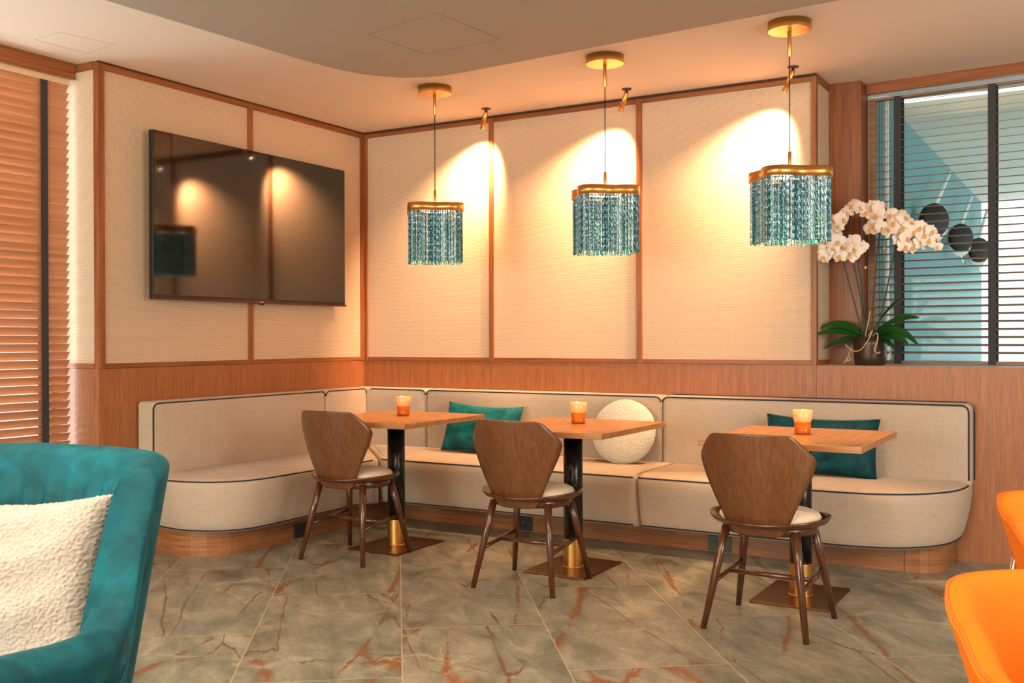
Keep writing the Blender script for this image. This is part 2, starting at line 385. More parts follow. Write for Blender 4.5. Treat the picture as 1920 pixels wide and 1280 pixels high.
# back wall: fabric field above an oak wainscot (y = 0 plane)
wb = bx('wall_back', -.2, 3.274, .035, .56, 0, ZC, WHITE, kind='structure')
bx('wainscot', 0, 3.289, 0, .035, 0, ZR, OAK, wb, kind='structure')
SX = [(0, .035), (1.086, 1.122), (2.175, 2.212), (3.262, 3.292)]
for i in range(3): bx('fabric_panel', SX[i][1], SX[i + 1][0], .006, .035, 1.066, 2.668, WEAVE, wb, kind='structure')
for a, c in SX: bx('stile', a, c, -.006, .035, ZR, ZC, TRIM, wb, .002, kind='structure')
for i in range(3):
    bx('top_rail', SX[i][1], SX[i + 1][0], -.003, .035, 2.668, ZC, TRIMX, wb, .0015, kind='structure')
    bx('bottom_rail', SX[i][1], SX[i + 1][0], -.003, .035, ZR + .002, 1.066, TRIMX, wb, .0015, kind='structure')
bx('gap_shade_strip', .0, 3.294, -.0075, .0, ZC - .015, ZC, plain('gap_shade', (.06, .022, .010), .8), wb, kind='structure')  # solid dark strip, the shade under the ceiling put into its colour
# left wall (x = 0 plane)
YL = -2.288
wl = bx('wall_left', -.24, -.035, YL + .03, 0.03, 0, ZC, WHITE, kind='structure')
bx('wainscot', -.035, 0, YL + .001, 0, 0, ZR, OAK, wl, kind='structure')
SY = [(YL, YL + .042), (-1.168, -1.128), (-.036, 0)]
for i in range(2): bx('fabric_panel', -.035, -.006, SY[i][1], SY[i + 1][0], 1.066, 2.668, WEAVE, wl, kind='structure')
for a, c in SY: bx('stile', -.035, .006, a, c, ZR, ZC, TRIM, wl, .002, kind='structure')
for i in range(2):
    bx('top_rail', -.035, .003, SY[i][1], SY[i + 1][0], 2.668, ZC, TRIMY, wl, .0015, kind='structure')
    bx('bottom_rail', -.035, .003, SY[i][1], SY[i + 1][0], ZR + .002, 1.066, TRIMY, wl, .0015, kind='structure')
bx('gap_shade_strip', .0, .0075, YL, 0, ZC - .010, ZC, bpy.data.materials['gap_shade'], wl, kind='structure')  # same painted shade along the left wall
# return of the left wall towards the window
OAKL = OAK
bx('wainscot', -.42, -.035, YL, YL + .03, 0, ZR, OAK, wl, kind='structure')
bx('fabric_panel', -.42, -.035, YL + .004, YL + .03, 1.066, 2.668, WEAVE, wl, kind='structure')
bx('bottom_rail', -.42, -.035, YL - .003, YL + .03, ZR + .002, 1.066, TRIMX, wl, kind='structure')
bx('top_rail', -.42, -.035, YL - .003, YL + .03, 2.668, ZC, TRIMX, wl, kind='structure')
# left window: frame, glass, pelmet
w1 = bx('window_1', -.46, -.40, -8.9, YL, 0, .06, WHITE, kind='structure')
for y in (YL - .05, -3.9, -5.5, -7.1, -8.9): bx('window_frame', -.45, -.40, y, y + .05, .06, 2.66, WHITE, w1, kind='structure')
bx('window_frame', -.45, -.40, -8.9, YL, 2.66, ZC, WHITE, w1, kind='structure')
bx('glass_pane', -.428, -.422, -8.85, YL, .06, 2.66, PANE, w1, kind='structure')
bx('pelmet', -.19, -.163, -8.9, -2.300, 2.625, ZC, TRIMY, w1, .002, kind='structure')

# right side: recess above the wainscot, pillar, window wall turned 4.6 degrees
wr = bx('wall_right', 3.294, XR, .035, .29, 0, ZR - .03, WHITE, kind='structure')
bx('wainscot', 3.291, XR, 0, .035, 0, ZR, OAK, wr, kind='structure')
led = MB(); led.box(3.294, XR, .0351, .95, ZR - .03, ZR); led.build('window_ledge', WHITE, wr)['kind'] = 'structure'
bx('return_panel', 3.2745, 3.2915, .036, .30, ZR, ZC, WEAVE, wr, kind='structure')
bx('bottom_rail', 3.274, 3.295, .0355, .30, ZR, ZR + .03, TRIM, wr, kind='structure')
bx('top_rail', 3.274, 3.296, .0355, .30, 2.665, ZC, TRIMY, wr, kind='structure')
pil = bx('trim_1', 3.274, 3.478, .30, .55, ZR, ZC, wood('pillar_oak', (.17, .05, .015), (.235, .075, .024), (.29, .105, .038), 'z', .4, .9), None, .002, kind='structure')
TH = math.atan2(-.069, .851)
MW = Matrix.Translation((3.485, .404, 0)) @ Matrix.Rotation(TH, 4, 'Z')
def wbox(name, x0, x1, y0, y1, z0, z1, mat, parent, kind=None):
    b = MB(); b.box(x0, x1, y0, y1, z0, z1)
    o = b.build(name, mat, None); o.data.transform(Matrix.Identity(4)); o.parent = parent
    if kind: o['kind'] = kind
    return o
w2 = bpy.data.objects.new('window_2', None); COL.objects.link(w2); w2.matrix_world = MW; w2['kind'] = 'structure'
wbox('pelmet', .003, 3.3, 0, .022, 2.648, ZC, TRIMX, w2, 'structure')
wbox('window_frame', -.02, .010, .10, .16, ZR, 2.66, WHITE, w2, 'structure')
wbox('window_frame', .075, .085, .14, .19, ZR, 2.66, WHITE, w2, 'structure')
wbox('window_frame', 1.62, 1.68, .14, .19, ZR, 2.66, WHITE, w2, 'structure')
wbox('window_frame', .085, 3.3, .14, .19, ZR, ZR + .018, WHITE, w2, 'structure')
wbox('window_frame', -.02, 3.3, .14, .19, 2.66, ZC, WHITE, w2, 'structure')
wbox('glass_pane', .085, 3.3, .162, .168, ZR + .018, 2.66, PANE, w2, 'structure')
# closed parts of the room behind the viewer
wf = bx('wall_front', -1.0, XR, YF - .1, YF, 0, ZC, CEIL, kind='structure')
we = bx('wall_side', XR, XR + .1, YF, .29, 0, ZC, CEIL, kind='structure')
# terrace beyond the right window
tw = bx('wall_terrace', 3.40, 3.60, .75, 5.70, 0, 2.70, TEALW, kind='structure')
bx('floor_terrace', 3.40, 9.0, 1.0, 5.70, -.05, 0, TERR, kind='structure')
tcl = bx('ceiling_terrace', 3.40, 9.0, 1.0, 5.70, 2.60, 2.70, TERR, kind='structure')

# ------------------------------------------------------------------ venetian blinds
def blind(parentM, length, z_top, z_bot, pitch, tilt, width, axis, tapes, name, label, slatmat, cordmat, headmat, tape_w=.042, cord=True):
    root = bpy.data.objects.new(name, None); COL.objects.link(root); root.matrix_world = parentM
    tag(root, label, 'blind')
    b = MB(); n = int((z_top - z_bot) / pitch)
    for i in range(n + 1):
        z = z_top - i * pitch
        if z < z_bot + .01: break
        Mx = Matrix.Translation((0, 0, z)) @ Matrix.Rotation(tilt, 4, 'X')
        b.box(0, length, -width / 2, width / 2, -.0014, .0014, Mx)
    b.build('slats', slatmat, root)
    bx('head_rail', 0, length, -.022, .022, z_top + .019, z_top + (.055 if tilt > .5 else .032), headmat, root)
    bx('bottom_rail', 0, length, -.025, .025, z_bot - .012, z_bot + .004, headmat, root)
    for x in tapes:
        t = MB(); t.box(x - tape_w / 2, x + tape_w / 2, -width / 2 * math.cos(tilt) - .0045, -width / 2 * math.cos(tilt) - .0035, z_bot - .014, z_top + .03)
        t.box(x - tape_w / 2 + .003, x + tape_w / 2 + .003, width / 2 * math.cos(tilt) + .0035, width / 2 * math.cos(tilt) + .0045, z_bot - .014, z_top + .03)
        t.build('ladder_tape', TAPE, root)
    return root
# left: local +x runs along -Y of the room, local -y faces the room
ML = Matrix.Translation((-.222, -2.312, 0)) @ Matrix.Rotation(-pi / 2, 4, 'Z')
bl = blind(ML @ Matrix.Identity(4), 5.9, 2.578, 0.03, .0445, R(56), .05, 'y', [.150, 1.05, 1.95, 2.85, 3.75, 4.65, 5.55], 'venetian_blind',
      'closed light wooden venetian blind in the left window beside the teal armchair', wood('pale_slat', (.44, .20, .10), (.50, .235, .12), (.55, .28, .15), 'x', .42, .6), CORD, plain('pale_rail', (.75, .58, .36), .5))
br_ = blind(MW @ Matrix.Translation((.006, .062, 0)), 3.2, 2.592, 1.055, .045, R(12), .05, 'x', [.168, .680, 1.2, 1.7, 2.2, 2.7], 'venetian_blind',
      'open brown wooden venetian blind in the right window behind the orchid', SLATX, CORD, SLATX)
bx('ladder_cord', .062, .0645, -.03, -.027, 1.05, 2.6, CORD, br_); bx('ladder_cord', .078, .080, -.03, -.028, 1.05, 2.6, CORD, br_)
bx('side_channel', .000, .036, -.012, .03, 1.045, 2.62, SLATX, br_)

# ------------------------------------------------------------------ banquette
bq = thing('banquette', (0, 0, 0), 0, 'long beige linen corner banquette with navy piping along the two panelled walls', 'banquette')
def offset(pts, d):
    n = len(pts); out = []
    for i in range(n):
        a, p, c = Vector(pts[i - 1]), Vector(pts[i]), Vector(pts[(i + 1) % n])
        t1 = (p - a).normalized(); t2 = (c - p).normalized(); n1 = Vector((t1.y, -t1.x)); n2 = Vector((t2.y, -t2.x))
        nn = (n1 + n2); nn = nn.normalized() if nn.length > 1e-6 else n1
        k = 1 / max(.5, nn.dot(n1)); out.append(p - nn * d * k)   # d>0 moves inwards for CCW outlines
    return out
def rc(pts, rads, seg=6):
    out = []; n = len(pts)
    for i, (p, r) in enumerate(zip(pts, rads)):
        p = Vector(p)
        if r == 0: out.append(p); continue
        a = (Vector(pts[i - 1]) - p).normalized(); c = (Vector(pts[(i + 1) % n]) - p).normalized()
        s, e = p + a * r, p + c * r
        for j in range(seg + 1):
            t = j / seg; out.append(s * (1 - t) ** 2 + p * 2 * t * (1 - t) + e * t * t)
    return out
def densify(pts, step=.09):
    out = []; n = len(pts)
    for i in range(n):
        a, c = Vector(pts[i]), Vector(pts[(i + 1) % n]); k = max(1, int((c - a).length / step))
        out += [a.lerp(c, j / k) for j in range(k)]
    return out
SEATP = [(.085, .142), (.058, .144), (.045, .156), (.030, .20), (.010, .29), (.0, .37), (.0, .41), (.006, .426), (.016, .434), (.032, .441), (.055, .445)]
def seat(pts, wallmask, name='seat_cushion', seams=()):
    # wallmask(p) -> 1 where the outline is a visible front, 0 at walls and seams (kept upright)
    b = MB(); loops = []
    for ins, z in SEATP:
        full = offset(pts, ins); small = offset(pts, min(ins, .028) if z > .42 else (.028 if z < .13 else 0))
        L = []
        for i, q in enumerate(pts):
            v = small[i].lerp(full[i], wallmask(q))
            for xs, sg in seams:      # at a seam the side stays upright, only the front follows the profile
                if abs(q.x - xs) < .06:
                    v = Vector((q.x - sg * (.010 if z > .43 else 0), q.y + (ins if q.y < -.685 else 0)))
            L.append((*v, z))
        loops.append(L)
    b.loft(loops); return b.build(name, LINEN, bq, True), loops
def piping(path, r, parent, closed=False, mat=NAVY):
    b = MB(); b.tube(path, r, 6, True, closed); return b.build('piping', mat, parent, True)
# left cushion (CCW seen from above)
SL = densify(rc([(.012, -.012), (.012, -2.05), (.36, -2.09), (.715, -2.0), (.715, -.83), (.70, -.735)], [0, .05, .06, .30, .04, 0], 8))
fl = lambda p: 1.0 if (p.y < -1.98 or p.x > .6) and not (p.y > -.76) else 0.0
sl, lo = seat(SL, fl)
def run(loop, cond, dz=0, out=0): return [Vector(q) + Vector((0, 0, dz)) for q in loop if cond(q)]
piping(smoothpath(run(lo[7], lambda q: (q[1] < -1.97 and q[0] > .16) or (q[0] > .55 and q[1] < -.80)), 2), .0045, sl)
piping(smoothpath(run(lo[2], lambda q: (q[1] < -1.90 and q[0] > .05) or (q[0] > .5 and q[1] < -.82)), 2), .0045, sl)
SM = densify(rc([(.72, -.755), (.80, -.735), (2.478, -.735), (2.478, -.02), (.03, -.012)], [.0, .03, .05, 0, 0], 5))
SM = densify([Vector((.715, -.73)), Vector((.76, -.735))] + rc([(.9, -.735), (2.478, -.735), (2.478, -.02), (.03, -.012)], [0, .045, 0, 0], 5), .09)
sm, lo = seat(SM, lambda p: 1.0 if p.y < -.685 else 0.0, seams=[(2.478, 1)])
piping([q for q in run(lo[7], lambda q: q[1] < -.69 and q[0] < 2.47)], .0045, sm)
piping([q for q in run(lo[2], lambda q: q[1] < -.62 and q[0] < 2.46)], .0045, sm)
SRt = [(2.484, -.02), (2.484, -.735), (3.45, -.74), (3.66, -.725), (3.84, -.67), (3.98, -.56), (4.07, -.42), (4.105, -.28), (4.115, -.15), (4.115, -.02)]
SR = densify([Vector(q) for q in [SRt[0]]] + rc([SRt[0], SRt[1], SRt[2]], [0, .045, 0], 5)[1:] + [Vector((q.x, q.y)) for q in smoothpath([(*q, 0) for q in SRt[2:9]], 4)[1:]] + [Vector(SRt[9])], .09)
sr, lo = seat(SR, lambda p: 1.0 if p.y < -.685 or p.x > 3.6 else 0.0, seams=[(2.484, -1)])
piping([q for q in run(lo[7], lambda q: (q[1] < -.69 and q[0] > 2.49) or (q[0] > 3.5 and q[1] < -.16))], .0045, sr)
piping([q for q in run(lo[2], lambda q: (q[1] < -.62 and q[0] > 2.50) or (q[0] > 3.4 and q[1] < -.10))], .0045, sr)
# back cushions
def pillow_box(x0, x1, y0, y1, z0, z1, front, r=.022, lean=.0):
    # front: '-y' or '+x' bulging face
    b = MB(); nx, nz = 14, 8
    def P(u, v, w):  # u along length 0..1, v height 0..1, w depth 0(back)..1(front)
        bul = .014 * w * (1 - (2 * u - 1) ** 6) * (1 - (2 * v - 1) ** 4)
        zz = z0 + (z1 - z0) * v
        if front == '-y': return Vector((x0 + (x1 - x0) * u, y1 + (y0 - y1) * w - bul + lean * v * w, zz))
        return Vector((x0 + (x1 - x0) * w + bul - lean * v * w, y0 + (y1 - y0) * u, zz))
    vs = {}; V = []; Fc = []
    def idx(p):
        k = (round(p[0], 4), round(p[1], 4), round(p[2], 4))
        if k not in vs: vs[k] = len(V); V.append(P(*p))
        return vs[k]
    us = [i / nx for i in range(nx + 1)]; zs = [i / nz for i in range(nz + 1)]
    for w in (0, 1):
        for i in range(nx):
            for j in range(nz): Fc.append((idx((us[i], zs[j], w)), idx((us[i + 1], zs[j], w)), idx((us[i + 1], zs[j + 1], w)), idx((us[i], zs[j + 1], w))))
    for i in range(nx):
        for v in (0, 1): Fc.append((idx((us[i], v, 0)), idx((us[i + 1], v, 0)), idx((us[i + 1], v, 1)), idx((us[i], v, 1))))
    for j in range(nz):
        for u in (0, 1): Fc.append((idx((u, zs[j], 0)), idx((u, zs[j + 1], 0)), idx((u, zs[j + 1], 1)), idx((u, zs[j], 1))))
    b.add(V, Fc); o = b.build('back_cushion', LINEN, bq, True, r, 4); return o
ZB0, ZB1 = .40, .848
def pipe_top(xa, xb, yf, drop_a, drop_b, axis, sa=0, sb=0):
    # along the top front edge, dipping at both ends
    r = .018; pts = []
    L = ([(xa + .003, -drop_a), (xa + .003, -drop_a * .5), (xa + .003, -.06)] if drop_a > .1 else []) + [(xa + .004, -.03), (xa + .012, -.012), (xa + .03, -.002), (xa + .05, 0), (xa + .08, 0)] + [(xa + .05 + (xb - xa - .10) * t / 6, 0) for t in range(1, 6)] + [(xb - .08, 0), (xb - .05, 0), (xb - .03, -.002), (xb - .012, -.012), (xb - .004, -.03)] + ([(xb - .003, -.06), (xb - .003, -drop_b * .5), (xb - .003, -drop_b)] if drop_b > .1 else [])
    for q, dz in L:
        pts.append((q, yf, ZB1 - .009 + dz) if axis == 'x' else (yf, q, ZB1 - .009 + dz))
    return smoothpath(pts, 4)
dp = .145
b1 = pillow_box(.01, dp, -2.045, -.597, ZB0, ZB1, '+x'); piping(pipe_top(-2.045, -.597, dp - .002, .40, .03, 'y'), .0045, b1)
b2 = pillow_box(.01, dp, -.595, -.150, ZB0, ZB1, '+x'); piping(pipe_top(-.595, -.150, dp - .002, .03, .03, 'y'), .0045, b2)
b3 = pillow_box(.012, .655, -dp, -.010, ZB0, ZB1, '-y'); piping(pipe_top(.150, .655, -dp + .002, .03, .03, 'x'), .0045, b3)
b4 = pillow_box(.657, 2.398, -dp, -.010, ZB0, ZB1, '-y'); piping(pipe_top(.657, 2.398, -dp + .002, .03, .03, 'x'), .0045, b4)
b5 = pillow_box(2.400, 4.118, -dp, -.010, ZB0, ZB1, '-y', .03); piping(pipe_top(2.400, 4.110, -dp + .002, .03, .39, 'x'), .0045, b5)
piping(smoothpath([(2.42, -.012, ZB1), (3.9, -.012, ZB1), (4.03, -.012, ZB1), (4.07, -.012, ZB1), (4.092, -.012, ZB1 - .004), (4.112, -.012, ZB1 - .02), (4.120, -.012, ZB1 - .06), (4.120, -.012, ZB1 - .1), (4.120, -.012, .7), (4.120, -.012, .55), (4.120, -.012, .44)], 4), .004, b5)
# plinth
PL = densify(rc([(.02, -.03), (.02, -1.96), (.30, -2.02), (.55, -1.97), (.55, -.43), (3.70, -.44), (4.02, -.43), (4.03, -.03)], [0, .06, .05, .22, .03, .0, .20, 0], 8))
b = MB(); b.loft([[(*q, 0.0) for q in PL], [(*q, .148) for q in PL]]); pln = b.build('plinth', wood('plinth_oak', (.21, .085, .032), (.31, .13, .052), (.40, .18, .078), 'h', .3, 1.4), bq)
b = MB(); b.box(3.838, 3.8392, -.4408, -.438, .0, .145); b.build('plinth_joint', NAVY, pln)
def socket(x, mat, name='power_socket'):
    o = bx(name, x, x + .13, -.446, -.436, .006, .092, mat, pln, .003)
    r = MB(); r.cur = 0; cx, cz = x + .065, .05
    r.lathe([(.024, 0), (.024, .002), (.019, .002), (.019, 0)], 24, (0, 0, 0), cap=False)
    M = Matrix.Translation((cx, -.447, cz)) @ Matrix.Rotation(pi / 2, 4, 'X'); r.v = [M @ v for v in r.v]
    r.build('socket_ring', BLACK, o); return o
socket(2.799, SOCKG); s2 = socket(1.532, SOCK)
s3 = bx('power_socket', .548, .556, -1.36, -1.23, .008, .092, SOCK, pln, .003)
bx('indicator', 1.60, 1.612, -.4475, -.446, .058, .063, SILV, s2)

# ------------------------------------------------------------------ loose cushions
def pillow(name, w, h, t, mat, loc, rot, label, cat='cushion', seg=22, pinch=.05, noise_amp=0.0, group=None):
    b = MB(); vs = []; fs = []; n = seg
    for s in (1, -1):
        for i in range(n + 1):
            for j in range(n + 1):
                u, v = 2 * i / n - 1, 2 * j / n - 1
                x = u * w / 2 * (1 - pinch * (1 - v * v)); y = v * h / 2 * (1 - pinch * 2.4 * (1 - u * u))
                e = (1 - abs(u) ** 2.6) * (1 - abs(v) ** 2.6); d = t / 2 * (max(e, 0) ** .42)
                d += .010 * math.sin(7 * u + 3 * v) * max(e, 0) + .006 * math.sin(11 * v - 5 * u) * max(e, 0)
                vs.append(Vector((x, s * d, y)))
    for s in range(2):
        o = s * (n + 1) ** 2
        for i in range(n):
            for j in range(n): fs.append((o + i * (n + 1) + j, o + (i + 1) * (n + 1) + j, o + (i + 1) * (n + 1) + j + 1, o + i * (n + 1) + j + 1))
    b.add(vs, fs)
    bm = bmesh.new(); me = bpy.data.meshes.new(name)
    me.from_pydata([tuple(v) for v in b.v], [], b.f); bm.from_mesh(me); bmesh.ops.remove_doubles(bm, verts=bm.verts, dist=1e-4); bmesh.ops.recalc_face_normals(bm, faces=bm.faces); bm.to_mesh(me); bm.free()
    me.materials.append(mat); me.polygons.foreach_set('use_smooth', [True] * len(me.polygons))
    o = bpy.data.objects.new(name, me); COL.objects.link(o); o.location = loc; o.rotation_euler = rot
    return tag(o, label, cat, group)
def fuzz(o, strength, size, lv=2):
    s = o.modifiers.new('sub', 'SUBSURF'); s.levels = lv; s.render_levels = lv
    tx = bpy.data.textures.new('fuzz', 'CLOUDS'); tx.noise_scale = size; tx.noise_depth = 1
    d = o.modifiers.new('fuzz', 'DISPLACE'); d.texture = tx; d.strength = strength; d.mid_level = .5
pillow('throw_pillow', .60, .335, .14, TEALP, (1.185, -.265, .603), (R(-16), R(1.5), R(-3)), 'teal velvet rectangular cushion under the table nearest the corner')
pillow('throw_pillow', .61, .335, .14, TEALD, (3.375, -.27, .603), (R(-15), R(1.0), R(2)), 'dark teal velvet cushion behind the rightmost table')
def round_pillow():
    b = MB(); n = 72; prof = []
    for k in range(25):
        a = -pi / 2 + pi * k / 24; prof.append((max(.0005, .200 * max(math.cos(a), 0) ** .62), .062 * math.sin(a)))
    b.lathe(prof, n); o = b.build('round_pillow', BOUCLER, None, True)
    o.location = (2.205, -.272, .630); o.rotation_euler = (R(90 - 17), 0, R(4)); fuzz(o, .009, .006, 3)
    tag(o, 'round cream boucle cushion leaning on the banquette back', 'cushion')
round_pillow()

# ------------------------------------------------------------------ dining tables
TX = [1.18, 2.326, 3.505]; TY = -1.185
def make_table():
    t = thing('cafe_table', (TX[0], TY, 0))
    tp = bx('tabletop', -.352, .352, -.40, .40, .718, .747, TABLE, t, .002)
    e = MB(); e.box(-.3535, .3535, -.4015, .4015, .719, .7455); e.build('edge_band', TABLEE, tp, False, .001)
    b = MB(); b.cyl((0, 0, .155), (0, 0, .712), .050, n=40); b.build('column', BLACKM, t, True, auto=True)
    b = MB(); b.lathe([(.052, .012), (.052, .154), (.050, .157)], 40); b.build('collar', BRASS, t, True, .001)
    b = MB(); b.lathe([(.056, .009), (.056, .014), (.052, .016)], 40); b.build('collar_ring', BRASS, t, True)
    bx('base_plate', -.175, .175, -.225, .225, .0, .010, BRASSB, t, .002)
    bx('mounting_plate', -.11, .11, -.11, .11, .708, .718, BLACKM, t, .002)
    return t
t0 = make_table(); tabs = [t0]
for x in TX[1:]:
    c = copy_tree(t0); c.location = (x, TY, 0); tabs.append(c)
for o, l in zip(tabs, ('square oak cafe table nearest the corner, black column with brass collar', 'middle oak cafe table, its right corner in front of the round cushion', 'rightmost oak cafe table, in front of the dark teal cushion')): tag(o, l, 'table', 'cafe tables along the banquette')
GL = [(1.17, -1.10), (2.315, -1.10), (3.50, -1.13)]
def make_glass():
    g = thing('candle_holder', (0, 0, 0))
    b = MB(); b.lathe([(.030, 0), (.036, .002), (.0365, .010), (.0385, .058)], 32, cap=True)
    b.build('glass_body', AMBER, g, True)
    b = MB(); b.lathe([(.0386, .058), (.045, .078), (.046, .112), (.0435, .112), (.042, .078), (.036, .060)], 32, cap=False); b.build('speckled_rim', AMBERT, g, True)
    b = MB(); b.lathe([(.030, .006), (.030, .050), (.008, .052), (.004, .060)], 24); b.build('candle', WAX, g, True)
    return g
g0 = make_glass(); gs = [g0, copy_tree(g0), copy_tree(g0)]
for o, (x, y), l in zip(gs, GL, ('amber glass candle holder on the table nearest the corner', 'amber glass candle holder on the middle table', 'amber glass candle holder on the rightmost table')):
    o.location = (x, y, .7475); tag(o, l, 'candle holder', 'amber candle holders on the tables')

# ------------------------------------------------------------------ dining chairs (local +Y faces the table)
def make_chair():
    c = thing('dining_chair', (0, 0, 0))
    # plywood shell
    prof = [(.395, .070), (.402, .098), (.415, .112), (.435, .122), (.46, .134), (.50, .152), (.54, .171), (.58, .190), (.62, .208), (.655, .223), (.685, .232), (.70, .236), (.715, .235), (.728, .230), (.742, .221), (.758, .210), (.775, .197), (.79, .185), (.80, .176), (.808, .165), (.813, .150)]
    nu = 20; vs = []; fs = []; rows = len(prof)
    for z, w in prof:
        yb = -.175 - .125 * ((z - .40) / .41) - .01 * math.sin(pi * (z - .4) / .41)
        for i in range(nu + 1):
            u = 2 * i / nu - 1; x = w * u
            vs.append(Vector((x, yb + 2.1 * x * x, z + (.004 * (1 - u * u) if z > .80 else 0))))
    n1 = nu + 1
    fs = [(r * n1 + i, r * n1 + i + 1, (r + 1) * n1 + i + 1, (r + 1) * n1 + i) for r in range(rows - 1) for i in range(nu)]
    o = new_obj('backrest', vs, fs, [WALNUT, WALNUTS], c, True)
    s = o.modifiers.new('solid', 'SOLIDIFY'); s.thickness = .012; s.offset = 0; s.use_even_offset = True; s.material_offset_rim = 1
    b = MB()
    # seat ring with raised lip, apron
    b = MB()
    def ell(rx, ry, z, n=48, lift=0): return [(rx * math.cos(2 * pi * k / n), ry * math.sin(2 * pi * k / n) , z + lift * (math.cos(2 * pi * k / n) ** 2)) for k in range(n)]
    b.loft([ell(.205, .185, .425), ell(.236, .215, .432, lift=.008), ell(.249, .228, .443, lift=.016), ell(.250, .229, .449, lift=.018), ell(.243, .222, .451, lift=.016), ell(.215, .195, .441, lift=.004), ell(.200, .18, .438)])
    b.build('seat_ring', WALNUTS, c, True)
    b = MB(); b.loft([ell(.175, .160, .392), ell(.188, .172, .394), ell(.196, .178, .405), ell(.200, .182, .430)]); b.build('apron', WALNUTS, c, True)
    b = MB(); b.loft([ell(.200, .180, .438), ell(.208, .188, .448), ell(.210, .190, .458), ell(.203, .184, .470), ell(.180, .163, .480), ell(.12, .11, .486), ell(.05, .045, .488)]); b.build('seat_cushion', CREAM, c, True)
    feet = {}
    for sx in (-1, 1):
        for sy in (-1, 1):
            top = Vector((sx * .145, sy * .125, .415)); ft = Vector((sx * .212, sy * .215, .0)); feet[(sx, sy)] = (top, ft)
            b = MB(); b.tube([top, top.lerp(ft, .35), ft], [.0185, .0175, .0125], 12); b.build('leg', WALNUTS, c, True, auto=False)
    for sx in (-1, 1):
        a = feet[(sx, -1)][0].lerp(feet[(sx, -1)][1], .55); d = feet[(sx, 1)][0].lerp(feet[(sx, 1)][1], .47)
        md = a.lerp(d, .5) + Vector((0, 0, .0)); b = MB(); b.tube([a, md, d], [.008, .0115, .008], 10); b.build('stretcher', WALNUTS, c, True)
        feet[('m', sx)] = md
    b = MB(); p, q = feet[('m', -1)], feet[('m', 1)]; b.tube([p, p.lerp(q, .5), q], [.009, .0115, .009], 10); b.build('stretcher', WALNUTS, c, True)
    return c
c0 = make_chair(); chs = [c0, copy_tree(c0), copy_tree(c0)]
for o, (x, y, rz), l in zip(chs, [(1.150, -1.515, R(1)), (2.302, -1.580, R(2.5)), (3.508, -1.695, R(-1.5))],
    ('walnut shell-back dining chair at the table nearest the corner', 'walnut shell-back dining chair at the middle table', 'walnut shell-back dining chair at the rightmost table')):
    o.location = (x, y, 0); o.rotation_euler = (0, 0, rz); tag(o, l, 'chair', 'walnut dining chairs at the cafe tables')

# ------------------------------------------------------------------ television
tv = thing('television', (.0, 0, 0), 0, 'large black flat screen television hung on the left panelled wall', 'television')
bx('mount', .008, .055, -1.45, -.85, 1.65, 2.2, BLACK, tv)
bx('casing', .052, .086, -1.991, -.318, 1.430, 2.383, BLACK, tv, .003)
bx('screen', .0862, .0885, -1.986, -.323, 1.452, 2.379, SCREEN, tv)
bx('bottom_bezel', .060, .094, -1.996, -.312, 1.424, 1.436, plain('copper_bezel', (.10, .05, .03), .3, .8), tv, .002)
bx('sensor', .086, .096, -1.165, -1.125, 1.412, 1.424, BLACK, tv, .002)
bx('maker_mark', .094, .0946, -1.160, -1.130, 1.4285, 1.4335, SILV, tv)

